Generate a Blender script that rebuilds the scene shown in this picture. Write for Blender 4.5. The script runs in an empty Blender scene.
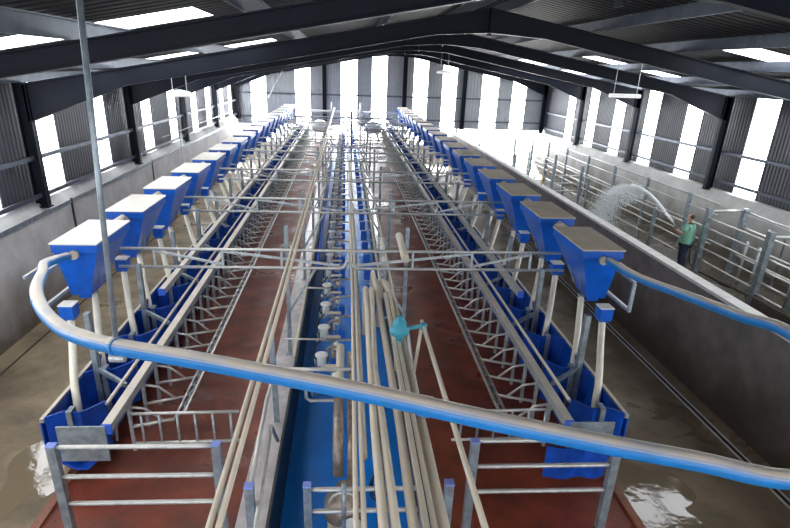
import bpy, bmesh, math, random
from mathutils import Vector, Matrix, Euler
random.seed(7)
scene = bpy.context.scene
COL = scene.collection
PI = math.pi

# ------------------------------------------------------------------ materials
MATS = {}
def mat(name, col, rough=0.6, metal=0.0, noise=0.0, nscale=6.0, col2=None, bump=0.0, bscale=40.0,
        emit=None, estr=0.0, rough2=None, rscale=1.2, dust=None, dust_amt=0.0, coat=0.0, stretch=(1,1,1), rmid=.5, spec=None, dirt=None, dlo=.1, dhi=.45):
    m = bpy.data.materials.new(name); m.use_nodes = True
    nt = m.node_tree; N = nt.nodes; L = nt.links
    b = N['Principled BSDF']
    b.inputs['Roughness'].default_value = rough; b.inputs['Metallic'].default_value = metal
    if spec is not None: b.inputs['Specular IOR Level'].default_value = spec
    if coat: b.inputs['Coat Weight'].default_value = coat; b.inputs['Coat Roughness'].default_value = .15
    tc = N.new('ShaderNodeTexCoord')
    mp = N.new('ShaderNodeMapping'); mp.inputs['Scale'].default_value = stretch
    geo = N.new('ShaderNodeNewGeometry')
    L.new(geo.outputs['Position'], mp.inputs['Vector'])
    V = mp.outputs['Vector']
    out = None
    c = (*col, 1)
    if noise > 0 or col2:
        c2 = (*col2, 1) if col2 else (*[x*(1-noise) for x in col], 1)
        n = N.new('ShaderNodeTexNoise'); n.inputs['Scale'].default_value = nscale; n.inputs['Detail'].default_value = 6
        n.inputs['Roughness'].default_value = .65
        L.new(V, n.inputs['Vector'])
        r = N.new('ShaderNodeValToRGB'); r.color_ramp.elements[0].position = .36; r.color_ramp.elements[1].position = .64
        r.color_ramp.elements[0].color = c2; r.color_ramp.elements[1].color = c
        L.new(n.outputs['Fac'], r.inputs['Fac']); out = r.outputs['Color']
    else:
        rgb = N.new('ShaderNodeRGB'); rgb.outputs[0].default_value = c; out = rgb.outputs[0]
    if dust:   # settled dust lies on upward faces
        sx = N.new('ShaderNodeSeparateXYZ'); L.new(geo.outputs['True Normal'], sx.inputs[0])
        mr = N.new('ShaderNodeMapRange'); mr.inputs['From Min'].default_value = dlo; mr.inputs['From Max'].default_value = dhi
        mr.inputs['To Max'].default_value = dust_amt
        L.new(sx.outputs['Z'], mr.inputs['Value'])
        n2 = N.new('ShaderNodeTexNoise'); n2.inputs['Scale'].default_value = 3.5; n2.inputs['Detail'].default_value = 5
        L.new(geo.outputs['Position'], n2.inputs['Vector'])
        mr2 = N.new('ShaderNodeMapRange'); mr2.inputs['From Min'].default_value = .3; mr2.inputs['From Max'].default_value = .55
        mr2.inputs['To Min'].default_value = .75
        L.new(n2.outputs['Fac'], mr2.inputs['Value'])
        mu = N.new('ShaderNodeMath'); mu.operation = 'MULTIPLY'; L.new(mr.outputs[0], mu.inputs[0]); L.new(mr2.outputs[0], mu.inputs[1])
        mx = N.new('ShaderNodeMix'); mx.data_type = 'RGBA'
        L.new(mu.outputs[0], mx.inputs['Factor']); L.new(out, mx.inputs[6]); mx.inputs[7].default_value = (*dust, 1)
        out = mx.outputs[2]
    if dirt:   # splashed muck fading out up the wall: (colour, full below, gone above)
        sz = N.new('ShaderNodeSeparateXYZ'); L.new(geo.outputs['Position'], sz.inputs[0])
        nd = N.new('ShaderNodeTexNoise'); nd.inputs['Scale'].default_value = 1.1; nd.inputs['Detail'].default_value = 7
        L.new(geo.outputs['Position'], nd.inputs['Vector'])
        ad = N.new('ShaderNodeMath'); ad.operation = 'MULTIPLY_ADD'; ad.inputs[1].default_value = 1.6; L.new(nd.outputs['Fac'], ad.inputs[0]); L.new(sz.outputs['Z'], ad.inputs[2])
        md_ = N.new('ShaderNodeMapRange'); md_.inputs['From Min'].default_value = dirt[1]+.8; md_.inputs['From Max'].default_value = dirt[2]+.8
        md_.inputs['To Min'].default_value = .92; md_.inputs['To Max'].default_value = 0
        L.new(ad.outputs[0], md_.inputs['Value'])
        mx2 = N.new('ShaderNodeMix'); mx2.data_type = 'RGBA'
        L.new(md_.outputs[0], mx2.inputs['Factor']); L.new(out, mx2.inputs[6]); mx2.inputs[7].default_value = (*dirt[0], 1)
        out = mx2.outputs[2]
    L.new(out, b.inputs['Base Color'])
    if rough2 is not None:
        n3 = N.new('ShaderNodeTexNoise'); n3.inputs['Scale'].default_value = rscale; n3.inputs['Detail'].default_value = 5
        L.new(V, n3.inputs['Vector'])
        mr3 = N.new('ShaderNodeMapRange'); mr3.inputs['From Min'].default_value = rmid-.1; mr3.inputs['From Max'].default_value = rmid+.08
        mr3.inputs['To Min'].default_value = rough; mr3.inputs['To Max'].default_value = rough2
        L.new(n3.outputs['Fac'], mr3.inputs['Value']); L.new(mr3.outputs[0], b.inputs['Roughness'])
    if bump:
        n4 = N.new('ShaderNodeTexNoise'); n4.inputs['Scale'].default_value = bscale; n4.inputs['Detail'].default_value = 4
        L.new(V, n4.inputs['Vector'])
        bp = N.new('ShaderNodeBump'); bp.inputs['Strength'].default_value = bump; bp.inputs['Distance'].default_value = .02
        L.new(n4.outputs['Fac'], bp.inputs['Height']); L.new(bp.outputs[0], b.inputs['Normal'])
    if emit:
        b.inputs['Emission Color'].default_value = (*emit, 1); b.inputs['Emission Strength'].default_value = estr
    MATS[name] = m
    return m

TAN = (.62, .53, .42)
M_galv   = mat('galvanised_steel', (.52,.58,.62), .38, .5, noise=.4, nscale=14, dust=(.70,.64,.56), dust_amt=.7)
M_galvd  = mat('galvanised_post', (.34,.40,.45), .42, .5, noise=.45, nscale=9)
M_galvtan= mat('dusty_box_rail', (.40,.41,.41), .5, .3, noise=.3, nscale=8, dust=(.72,.64,.54), dust_amt=.95)
M_cream  = mat('cream_plastic_pipe', (.62,.54,.43), .5, 0, noise=.22, nscale=6, dust=(.72,.63,.5), dust_amt=.6)
M_hose   = mat('cream_drop_hose', (.86,.80,.66), .35, 0, noise=.12, nscale=5)
M_steelp = mat('grimy_steel_pipe', (.42,.33,.27), .45, .4, noise=.55, nscale=9)
M_blue   = mat('blue_polyethylene', (.0,.115,.62), .32, 0, noise=.25, nscale=4, coat=.2)
M_manger = mat('blue_manger_sheet', (.0,.075,.52), .38, 0, noise=.45, nscale=5)
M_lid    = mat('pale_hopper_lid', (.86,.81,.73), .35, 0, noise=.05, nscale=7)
M_lidd   = mat('tan_hopper_lid', (.58,.49,.38), .55, 0, noise=.2, nscale=5)  # right-row lids, a darker tan than the left-row lids
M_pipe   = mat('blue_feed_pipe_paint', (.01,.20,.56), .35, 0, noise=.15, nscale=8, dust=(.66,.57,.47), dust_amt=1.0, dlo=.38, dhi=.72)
M_cap    = mat('blue_end_cap', (.03,.12,.62), .4)
M_lcap   = mat('lilac_post_cap', (.22,.30,.72), .45)
M_navy   = mat('dark_navy_steel_paint', (.004,.007,.016), .5, 0, noise=.3, nscale=3, spec=.18)
M_purlin = mat('galvanised_purlin', (.13,.15,.19), .42, .5, noise=.3, nscale=5)
M_roof   = mat('dark_grey_roof_sheet', (.022,.022,.025), .65, 0, noise=.25, nscale=2, spec=.2)
M_clad   = mat('grey_wall_cladding', (.07,.072,.086), .55, .1, noise=.2, nscale=2, spec=.3)
M_conc   = mat('precast_concrete_wall', (.62,.61,.59), .8, 0, noise=.25, nscale=1.3, bump=.3, bscale=25, dirt=((.10,.075,.045), .1, 1.5))
M_concd  = mat('stained_concrete_wall', (.24,.22,.20), .7, 0, noise=.4, nscale=1.6, bump=.3, bscale=20, dirt=((.06,.045,.03), .2, 1.5))
M_coping = mat('pale_concrete_coping', (.85,.83,.79), .7, 0, noise=.2, nscale=4)
M_floor  = mat('wet_concrete_floor', (.33,.25,.155), .7, 0, noise=.5, nscale=.9, col2=(.15,.115,.07), bump=.35, bscale=14, rough2=.10, rscale=.55, rmid=.60)
M_pass   = mat('mucky_passage_floor', (.085,.068,.045), .6, 0, noise=.5, nscale=1.2, bump=.3, bscale=10, rough2=.15, rscale=.6, rmid=.5)
M_mat    = mat('maroon_rubber_matting', (.23,.040,.012), .52, 0, noise=.5, nscale=2.2, bump=.3, bscale=55, rough2=.2, rscale=1.4, rmid=.6)
M_kerbw  = mat('wet_kerb_sheen', (.62,.55,.54), .2, 0, noise=.3, nscale=4, bump=.2, bscale=30)  # pale base colour stands in for the white sheen on the wet kerb
M_kerbr  = mat('rusty_red_kerb', (.30,.10,.045), .5, 0, noise=.4, nscale=5)
M_pitf   = mat('blue_pit_floor_coating', (.0,.27,.98), .3, 0, noise=.12, nscale=2, bump=.15, bscale=60)
M_black  = mat('black_rubber', (.012,.012,.013), .45)
M_dark   = mat('dark_gap', (.03,.03,.03), .8)
M_cladl  = mat('hazed_gable_cladding', (.34,.36,.39), .5, .1, noise=.12, nscale=2)  # lighter than the side cladding: far-end glow and haze painted into the colour
M_gable  = mat('translucent_gable_sheet', (.8,.8,.8), .5, emit=(.93,.97,1.0), estr=18)
M_puddle = mat('standing_water', (.24,.185,.115), .05, 0, bump=.25, bscale=3.5)
M_sky    = mat('translucent_wall_sheet', (.8,.8,.8), .5, emit=(.93,.97,1.0), estr=5.5)
M_rool   = mat('translucent_roof_sheet', (.8,.8,.8), .5, emit=(.93,.97,1.0), estr=4.2)
M_lamp   = mat('white_lamp_housing', (.7,.7,.7), .4, emit=(1,1,1), estr=.35)
M_teal   = mat('teal_regulator', (.05,.33,.45), .35)
M_glass  = mat('cloudy_milk_jar', (.62,.68,.72), .12, 0)
M_white  = mat('white_plastic', (.75,.76,.76), .35)
M_yard   = mat('bright_yard_concrete', (.75,.74,.72), .8, noise=.1)
M_skin   = mat('skin', (.52,.30,.21), .5)
M_shirt  = mat('mint_green_cotton', (.22,.52,.38), .8, noise=.2, nscale=12)
M_trous  = mat('navy_cotton', (.015,.02,.055), .8, noise=.3, nscale=12)
M_hair   = mat('brown_hair', (.045,.022,.012), .6)
M_boot   = mat('dark_rubber_boot', (.015,.015,.018), .4)
M_yel    = mat('yellow_tag', (.6,.45,.05), .5)

def corrugate(m, axis, pitch=.2, strength=.9):
    nt = m.node_tree; N = nt.nodes; L = nt.links; b = N['Principled BSDF']
    geo = N.new('ShaderNodeNewGeometry'); s = N.new('ShaderNodeSeparateXYZ'); L.new(geo.outputs['Position'], s.inputs[0])
    mu = N.new('ShaderNodeMath'); mu.operation = 'MULTIPLY'; mu.inputs[1].default_value = 2*PI/pitch
    if axis == 'XY':
        ad = N.new('ShaderNodeMath'); ad.operation = 'ADD'; L.new(s.outputs['X'], ad.inputs[0]); L.new(s.outputs['Y'], ad.inputs[1]); L.new(ad.outputs[0], mu.inputs[0])
    else: L.new(s.outputs[axis], mu.inputs[0])
    sn = N.new('ShaderNodeMath'); sn.operation = 'SINE'; L.new(mu.outputs[0], sn.inputs[0])
    bp = N.new('ShaderNodeBump'); bp.inputs['Strength'].default_value = strength; bp.inputs['Distance'].default_value = .02
    L.new(sn.outputs[0], bp.inputs['Height']); L.new(bp.outputs[0], b.inputs['Normal'])
corrugate(M_clad, 'XY', .15, .4); corrugate(M_cladl, 'XY', .2, .4); corrugate(M_roof, 'Y', .25)

# ------------------------------------------------------------------ mesh builder
class MB:
    def __init__(self): self.bm = bmesh.new()
    def box(self, a, b, bev=0):
        a = Vector(a); b = Vector(b)
        lo = Vector([min(a[i], b[i]) for i in range(3)]); hi = Vector([max(a[i], b[i]) for i in range(3)])
        vs = [self.bm.verts.new((x, y, z)) for z in (lo.z, hi.z) for y in (lo.y, hi.y) for x in (lo.x, hi.x)]
        F = [(0,2,3,1),(4,5,7,6),(0,1,5,4),(2,6,7,3),(0,4,6,2),(1,3,7,5)]
        fs = [self.bm.faces.new([vs[i] for i in f]) for f in F]
        if bev:
            es = list({e for f in fs for e in f.edges})
            bmesh.ops.bevel(self.bm, geom=es, offset=bev, segments=2, affect='EDGES', profile=.5)
        return self
    def beam(self, p, q, w, h, up=(0,0,1)):      # rectangular bar from p to q
        p = Vector(p); q = Vector(q); d = (q-p).normalized(); up = Vector(up)
        s = d.cross(up)
        if s.length < 1e-4: s = d.cross(Vector((1,0,0)))
        s.normalize(); u = s.cross(d).normalized()
        vs = []
        for c in (p, q):
            for (i, j) in ((-1,-1),(1,-1),(1,1),(-1,1)): vs.append(self.bm.verts.new(c+s*i*w/2+u*j*h/2))
        for f in ((0,1,2,3),(7,6,5,4),(0,4,5,1),(1,5,6,2),(2,6,7,3),(3,7,4,0)): self.bm.faces.new([vs[i] for i in f])
        return self
    def tube(self, pts, r, n=8, caps=True):
        pts = [Vector(p) for p in pts]; rings = []
        m = len(pts); prev = None
        for i, p in enumerate(pts):
            t = (pts[min(i+1, m-1)] - pts[max(i-1, 0)]).normalized()
            if prev is None:
                a = t.cross(Vector((0,0,1)))
                if a.length < .05: a = t.cross(Vector((1,0,0)))
                a.normalize()
            else:
                a = (prev - t*prev.dot(t)).normalized()
            prev = a; b = t.cross(a)
            rr = r[i] if isinstance(r, (list, tuple)) else r
            rings.append([self.bm.verts.new(p + (a*math.cos(2*PI*k/n) + b*math.sin(2*PI*k/n))*rr) for k in range(n)])
        for i in range(m-1):
            for k in range(n):
                f = self.bm.faces.new((rings[i][k], rings[i][(k+1)%n], rings[i+1][(k+1)%n], rings[i+1][k])); f.smooth = True
        if caps:
            self.bm.faces.new(rings[0][::-1]); self.bm.faces.new(rings[-1])
        return self
    def lathe(self, c, prof, n=16):               # prof: (r, z) list, axis vertical
        c = Vector(c); rings = []
        for r, z in prof:
            rings.append([self.bm.verts.new(c+Vector((r*math.cos(2*PI*k/n), r*math.sin(2*PI*k/n), z))) for k in range(n)])
        for i in range(len(prof)-1):
            for k in range(n):
                f = self.bm.faces.new((rings[i][k], rings[i][(k+1)%n], rings[i+1][(k+1)%n], rings[i+1][k])); f.smooth = True
        self.bm.faces.new(rings[0][::-1]); self.bm.faces.new(rings[-1])
        return self
    def prism(self, poly, y0, y1, axis='Y'):       # poly: list of (a, b) in the plane across the axis
        def P(a, b, t):
            return (a, t, b) if axis == 'Y' else ((t, a, b) if axis == 'X' else (a, b, t))
        A = [self.bm.verts.new(P(a, b, y0)) for a, b in poly]; B = [self.bm.verts.new(P(a, b, y1)) for a, b in poly]
        n = len(poly)
        self.bm.faces.new(A); self.bm.faces.new(B[::-1])
        for i in range(n): self.bm.faces.new((A[i], B[i], B[(i+1)%n], A[(i+1)%n]))
        return self
    def frustum(self, lo, hi):                    # two rects ((x0,y0,x1,y1),z)
        vs = []
        for (x0, y0, x1, y1), z in (lo, hi):
            vs += [self.bm.verts.new(p) for p in ((x0,y0,z),(x1,y0,z),(x1,y1,z),(x0,y1,z))]
        for f in ((3,2,1,0),(4,5,6,7),(0,1,5,4),(1,2,6,5),(2,3,7,6),(3,0,4,7)): self.bm.faces.new([vs[i] for i in f])
        return self
    def build(self, name, m, parent=None, kind=None):
        bmesh.ops.recalc_face_normals(self.bm, faces=self.bm.faces)
        me = bpy.data.meshes.new(name); self.bm.to_mesh(me); self.bm.free()
        me.materials.append(m)
        o = bpy.data.objects.new(name, me); COL.objects.link(o)
        if parent: o.parent = parent
        if kind: o['kind'] = kind
        return o

def smooth_path(pts, n=10):                       # Catmull-Rom
    P = [Vector(p) for p in pts]; out = []
    for i in range(len(P)-1):
        p0 = P[max(i-1,0)]; p1 = P[i]; p2 = P[i+1]; p3 = P[min(i+2,len(P)-1)]
        for k in range(n):
            t = k/n
            out.append(.5*((2*p1)+(p2-p0)*t+(2*p0-5*p1+4*p2-p3)*t*t+(3*p1-p0-3*p2+p3)*t**3))
    out.append(P[-1]); return out

def tag(o, label, cat, group=None, kind=None):
    o['label'] = label; o['category'] = cat
    if group: o['group'] = group
    if kind: o['kind'] = kind
    return o
def thing(name, label, cat, loc=(0,0,0), rz=0, group=None):
    o = bpy.data.objects.new(name, None); COL.objects.link(o)
    o.location = loc; o.rotation_euler = (0,0,rz); o.empty_display_size = .1
    return tag(o, label, cat, group)
def dup(root, loc, label=None, group=None, rz=None, mirror=False):
    r = root.copy(); COL.objects.link(r); r.location = loc
    if rz is not None: r.rotation_euler = (0,0,rz)
    if label: r['label'] = label
    if group: r['group'] = group
    for ch in list(root.children):
        c = ch.copy(); COL.objects.link(c); c.parent = r
        for g in list(ch.children):
            d = g.copy(); COL.objects.link(d); d.parent = c
    return r
ONES = ['', 'first','second','third','fourth','fifth','sixth','seventh','eighth','ninth','tenth','eleventh','twelfth','thirteenth',
        'fourteenth','fifteenth','sixteenth','seventeenth','eighteenth','nineteenth']
TENS = {2:('twenty','twentieth'),3:('thirty','thirtieth'),4:('forty','fortieth'),5:('fifty','fiftieth')}
def nth(i):
    if i < 20: return ONES[i]
    t, u = divmod(i, 10)
    return TENS[t][1] if u == 0 else TENS[t][0]+'-'+ONES[u]
def sd(s): return 'left' if s < 0 else 'right'

# ------------------------------------------------------------------ setting
XL, XR, XM = -6.9, 13.0, 3.05
YF, YE = -6.0, 38.75
SL = .179
def roofz(x, base=7.0): return base - SL*abs(x-XM)

# floors
MB().box((XL-.3, YF, -.25), (6.7, YE+.3, 0)).build('floor', M_floor, kind='structure')
MB().box((6.7, YF, -.25), (XR+.3, YE+.3, 0)).build('floor', M_pass, kind='structure')
MB().box((-40, YE+.3, -.3), (60, YE+90, -.03)).build('ground', M_yard, kind='structure')

# concrete lower walls with sloping sills
wl = MB(); wl.prism([(XL-.3, -.25),(XL+.05,-.25),(XL+.05,2.28),(XL-.12,2.48),(XL-.3,2.48)], YF, YE); wl.build('wall_left', M_conc, kind='structure')
MB().box((XL+.05, YF, 2.18), (XL+.075, YE, 2.28)).build('trim_7', M_galvd, kind='structure')
wr = MB(); wr.prism([(XR+.3,-.25),(XR-.22,-.25),(XR-.22,1.55),(XR-.02,1.95),(XR+.3,1.95)], YF, YE); wr.build('wall_right', M_conc, kind='structure')
MB().box((6.61, YF, -.25), (6.83, 36.5, 1.93)).build('wall_middle', M_concd, kind='structure')
MB().box((6.60, YF, 1.93), (6.84, 36.5, 1.99)).build('trim_8', M_coping, kind='structure')

# side cladding with translucent strips
LS = [(-4.9,-3.8),(-1.6,-.5),(1.6,2.7),(4.7,5.8),(7.9,9.0),(11.0,12.1),(14.0,15.0),(17.15,18.15),(21.3,22.35),(24.5,25.6),(28.1,29.2),(31.05,32.15),(34.5,35.5),(37.0,38.0)]
RS = [(17.5+3.13*k+(0 if k < 1 else .75), 18.65+3.13*k+(0 if k < 1 else .72)) for k in range(-6, 6)]
wn = [0]
def strip_wall(x0, x1, z0, z1, strips, name, m):
    mb = MB(); y = YF
    for a, b in strips:
        if b > YE or a < YF: continue
        mb.box((x0, y, z0), (x1, a, z1)); y = b
        wn[0] += 1
        MB().box(((x0+x1)/2-.012, a, z0+.02), ((x0+x1)/2+.012, b, z1)).build('window_%d' % wn[0], M_sky, kind='structure')
    mb.box((x0, y, z0), (x1, YE, z1)); mb.build(name, m, kind='structure')
strip_wall(XL-.28, XL-.20, 2.48, 5.30, LS, 'wall_left', M_clad)
strip_wall(XR+.20, XR+.28, 1.95, 5.30, RS, 'wall_right', M_clad)
# end wall cladding: profile follows the roof
def end_wall(y0, y1, zb, strips, tops=None):
    mb = MB(); x = XL-.28; seq = []
    for a, b in strips: seq.append((x, a, 0)); seq.append((a, b, 1)); x = b
    seq.append((x, XR+.28, 0))
    for a, b, w in seq:
        if w:
            wn[0] += 1; m2 = MB()
            m2.prism([(a, zb+.02), (b, zb+.02), (b, roofz(b)), (a, roofz(a))], (y0+y1)/2-.012, (y0+y1)/2+.012)
            m2.build('window_%d' % wn[0], M_sky, kind='structure')  # in the unseen near gable these are added glowing strips
        else:
            pts = [(a, zb), (b, zb), (b, roofz(b))]
            if a < XM < b: pts.append((XM, roofz(XM)))
            pts.append((a, roofz(a)))
            mb.prism(pts, y0, y1)
    return mb
ES = [(-6.0,-5.05),(-3.2,-2.26),(-.31,.70),(1.66,2.6),(4.33,5.23),(6.2,7.1),(8.78,9.85),(10.8,11.7)]
M_save = M_sky; M_sky = M_gable
end_wall(YE, YE+.08, 2.08, ES).build('wall_back', M_cladl, kind='structure')
M_sky = M_save
FS = [(-5.5,-4.3),(-2.6,-1.4),(.3,1.5),(4.6,5.8),(7.5,8.7),(10.4,11.6)]  # unseen near gable; its glowing strips are added to light the foreground
end_wall(YF-.08, YF, -.25, FS).build('wall_front', M_clad, kind='structure')
MB().box((XL, YE-.02, 2.02), (XR, YE-.1, 2.10)).build('trim_9', M_galvd, kind='structure')
MB().box((XL-.2, YE, -.25), (7.4, YE+.15, .95)).build('wall_back', M_coping, kind='structure')
MB().box((7.28, YE-.02, 0), (7.4, YE+.16, 2.05)).build('trim_11', M_galvd, kind='structure')

# roof sheets with roof lights
RL = [(8.4+3.95*k-.6, 8.4+3.95*k+.6) for k in range(-3, 12)]
def roof_side(sgn, xa, xb, name):
    # xa..xb span of the roof lights (distance from ridge), whole span 0..end
    end = (XM-XL+.5) if sgn < 0 else (XR-XM+.5)
    def slab(d0, d1, y0, y1):
        poly = []
        for d, t in ((d0,0),(d1,0),(d1,.07),(d0,.07)): poly.append((XM+sgn*d, 7.0-SL*d+t))
        mb.prism(poly, y0, y1)
    mb = MB()
    slab(0, xa, YF-.3, YE+.3); slab(xb, end, YF-.3, YE+.3)
    y = YF-.3
    for a, b in RL:
        slab(xa, xb, y, a); y = b
    slab(xa, xb, y, YE+.3)
    mb.build(name, M_roof, kind='structure')
    for a, b in RL:
        mb = MB(); slab(xa, xb, a, b)
        wn[0] += 1; mb.build('window_%d' % wn[0], M_rool, kind='structure')
roof_side(-1, 4.9, 8.9, 'ceiling')
roof_side(1, 5.0, 8.9, 'ceiling')

# ------------------------------------------------------------------ portal frames
def i_col(x, y, z0, z1, d=.26, w=.16):
    mb = MB(); sg = 1
    mb.box((x-d/2, y-w/2, z0), (x-d/2+.02, y+w/2, z1)); mb.box((x+d/2-.02, y-w/2, z0), (x+d/2, y+w/2, z1))
    mb.box((x-d/2, y-.008, z0), (x+d/2, y+.008, z1)); mb.box((x-d/2-.03, y-w/2-.03, z0), (x+d/2+.03, y+w/2+.03, z0+.03))
    return mb
def i_sloped(pts_top, pts_bot, y, w=.17):
    mb = MB(); n = len(pts_top)
    web = pts_bot + pts_top[::-1]; mb.prism(web, y-.008, y+.008)
    for P, dz in ((pts_top, -.022), (pts_bot, .022)):
        for i in range(n-1):
            a, b = P[i], P[i+1]
            mb.prism([(a[0],a[1]),(b[0],b[1]),(b[0],b[1]+dz),(a[0],a[1]+dz)], y-w/2, y+w/2)
    return mb
frames_y = [.8] + [7.0+6.3*k for k in range(0, 6)]
for i, y in enumerate(frames_y):
    yy = min(y, 38.45)
    lab = ('navy steel portal frame nearest the viewer, overhead and cut off by the photo' if i == 0 else
           'navy steel portal frame of columns and rafters, %s from the front, %s' % (nth(i), 'mostly overhead' if i == 1 else 'spanning the hall'))
    if i == len(frames_y)-1: lab = 'navy steel portal frame standing against the far gable wall'
    t = thing('portal_frame', lab, 'steel frame', (0,0,0), 0, 'navy portal frames across the hall')
    i_col(XL+.02, yy, 2.36, 5.0).build('column', M_navy, t)
    i_col(XR-.10, yy, 1.9, 5.0).build('column', M_navy, t)
    for sg, xe in ((-1, XL+.05), (1, XR-.02)):
        T = lambda x: 6.76 - SL*abs(x-XM)
        xs = [xe, XM+(xe-XM)*.78, XM+(xe-XM)*.12, XM]
        dep = [.80, .36, .34, .48] if i != 1 else [.62, .26, .24, .36]
        i_sloped([(x, T(x)) for x in xs], [(x, T(x)-d) for x, d in zip(xs, dep)], yy).build('rafter', M_navy, t)
    MB().box((XM-.012, yy-.12, 6.22), (XM+.012, yy+.12, 6.76)).build('ridge_plate', M_navy, t)
# purlins and girts
pk = 0
for sg, L in ((-1, XM-XL), (1, XR-XM)):
    n = 6
    for k in range(n):
        d = .35 + k*(L-.5)/(n-1)
        x = XM + sg*d; z = 6.76 - SL*d
        pts = [(x-.045, z+.01),(x-.04,z+.01),(x,z+.01),(x+.005,z+.01),(x+.005,z+.2),(x+.05,z+.2),(x+.05,z+.215),(x-.01,z+.215),(x-.01,z+.025),(x-.045,z+.025)]
        side = sd(sg)
        tag(MB().prism(pts, YF, YE-.05).build('roof_purlin', M_purlin),
            'galvanised roof purlin, %s from the ridge on the %s slope' % (nth(k+1), side), 'purlin', 'galvanised purlins under the roof')
for z, nm in ((3.45, 'upper'), (2.62, 'lower')):
    tag(MB().beam((XL+.0, YF, z), (XL+.0, YE-.1, z), .06, .09).build('wall_girt', M_purlin), '%s galvanised rail along the left cladding' % nm, 'rail', 'side wall girts')
for z, nm in ((3.2, 'upper'), (2.25, 'lower')):
    tag(MB().beam((XR+.05, YF, z), (XR+.05, YE-.1, z), .06, .09).build('wall_girt', M_purlin), '%s galvanised rail along the right cladding' % nm, 'rail', 'side wall girts')
for z, nm in ((2.5, 'lower'), (3.9, 'upper')):
    tag(MB().beam((XL, YE-.06, z), (XR, YE-.06, z), .05, .10).build('wall_girt', M_purlin), '%s galvanised rail across the far gable' % nm, 'rail', 'far gable girts')
for x, nm in ((-1.35,'left'), (3.75,'middle'), (7.6,'right')):
    tag(i_col(x, YE-.18, .95 if x < 7 else 2.0, roofz(x)-.3).build('gable_post', M_navy), 'dark steel post on the far gable, %s of the three' % nm, 'post', 'far gable posts')
# eave braces
tag(MB().tube([(-3.9, 38.3, 5.3), (-4.9, 38.5, 3.6)], .03).build('brace_rod', M_galv), 'slanting pale brace rod before the far gable on the left', 'brace')

# pendant lamps
def pendant(x, y, z, lab, l=.9, top=None):
    t = thing('pendant_lamp', lab, 'lamp', (x, y, z), 0, 'lamps hung under the roof')
    MB().lathe((0,0,0), [(.05,.10),(l*.42,.05),(l*.5,.0),(l*.5,-.04),(l*.42,-.06)]).build('shade', M_lamp, t)
    tz = roofz(x, 6.8) - z
    for dx in (-.18, .18): MB().tube([(dx,0,.05),(dx,0,tz)], .01, 6).build('hanger_rod', M_galv, t)
pendant(-4.3, 16.0, 4.75, 'flat round white lamp hanging by the left side wall', .62)
pendant(5.0, 31.0, 5.45, 'small white lamp hanging far back under the right roof slope', .8)
t = thing('batten_lamp', 'long white batten lamp hanging on two rods under right roof', 'lamp', (7.56,16,5.03))
MB().box((-.42,-.09,-.05),(.42,.09,.05),.02).build('housing', M_lamp, t)
for dx in (-.32,.32): MB().tube([(dx,0,.04),(dx,0,roofz(7.56+dx,6.85)-5.03)], .01, 6).build('hanger_rod', M_galv, t)

# ------------------------------------------------------------------ raised parlour platform and pit
# the parlour is laid out in stall units on its own platform: .76 m per unit, platform top 1.32 m above the passages
BEFORE = set(bpy.data.objects)
for xa, xb in ((-3.84,-1.4), (1.25,3.87)):
    MB().box((xa, YF, -1.72), (xb, 50, 0)).build('floor', M_mat, kind='structure')
MB().box((-.96, YF, -1.72), (1.02, 50, -.9)).build('floor', M_pitf, kind='structure')
MB().box((-3.95, YF, -1.72), (-3.84, 50, .03)).build('trim_1', M_kerbr, kind='structure')
MB().box((3.87, YF, -1.72), (3.98, 50, .03)).build('trim_2', M_kerbr, kind='structure')
MB().box((-1.4, YF, -1.72), (-1.0, 50, .004)).build('trim_3', M_kerbw, kind='structure')
MB().box((1.06, YF, -1.72), (1.25, 50, .004)).build('trim_4', M_kerbw, kind='structure')
MB().box((-1.0, YF, -1.72), (-.96, 50, .06)).build('trim_5', M_black, kind='structure')
MB().box((1.02, YF, -1.72), (1.06, 50, .06)).build('trim_6', M_black, kind='structure')

# ------------------------------------------------------------------ hoppers
HY0, HP, NH = 9.63, 2.43, 17
def make_hopper(s):
    t = thing('feed_hopper', '', 'feed hopper', (0,0,0), 0, 'blue feed hoppers of the %s row' % sd(s))
    w = .385; L = 1.62
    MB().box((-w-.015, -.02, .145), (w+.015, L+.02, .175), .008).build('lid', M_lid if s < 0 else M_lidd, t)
    body = MB()
    body.box((-w, 0, .0), (w, L, .145), .006)
    # funnel below the rim, leaning outwards
    off = .12*s
    body.frustum(((-.17+off, .22, .17+off, .80), -.86), ((-w+.03, .03, w-.03, L-.03), .0))
    body.box((-.12+off, .36, -.98), (.12+off, .62, -.86), .01)
    bin_ = body.build('bin', M_blue, t)
    g = MB()
    g.tube([(0, -.08, -.02), (0, 0, -.02)], .078, 14); g.build('inlet_collar', M_cream, t)
    f = MB(); f.beam((-.25*s, .3, -.1), (-.10*s, .5, -.75), .03, .05); f.beam((-.25*s, 1.3, -.1), (-.12*s, .75, -.75), .03, .05); f.build('strap', M_galvd, bin_)
    return t
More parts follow.
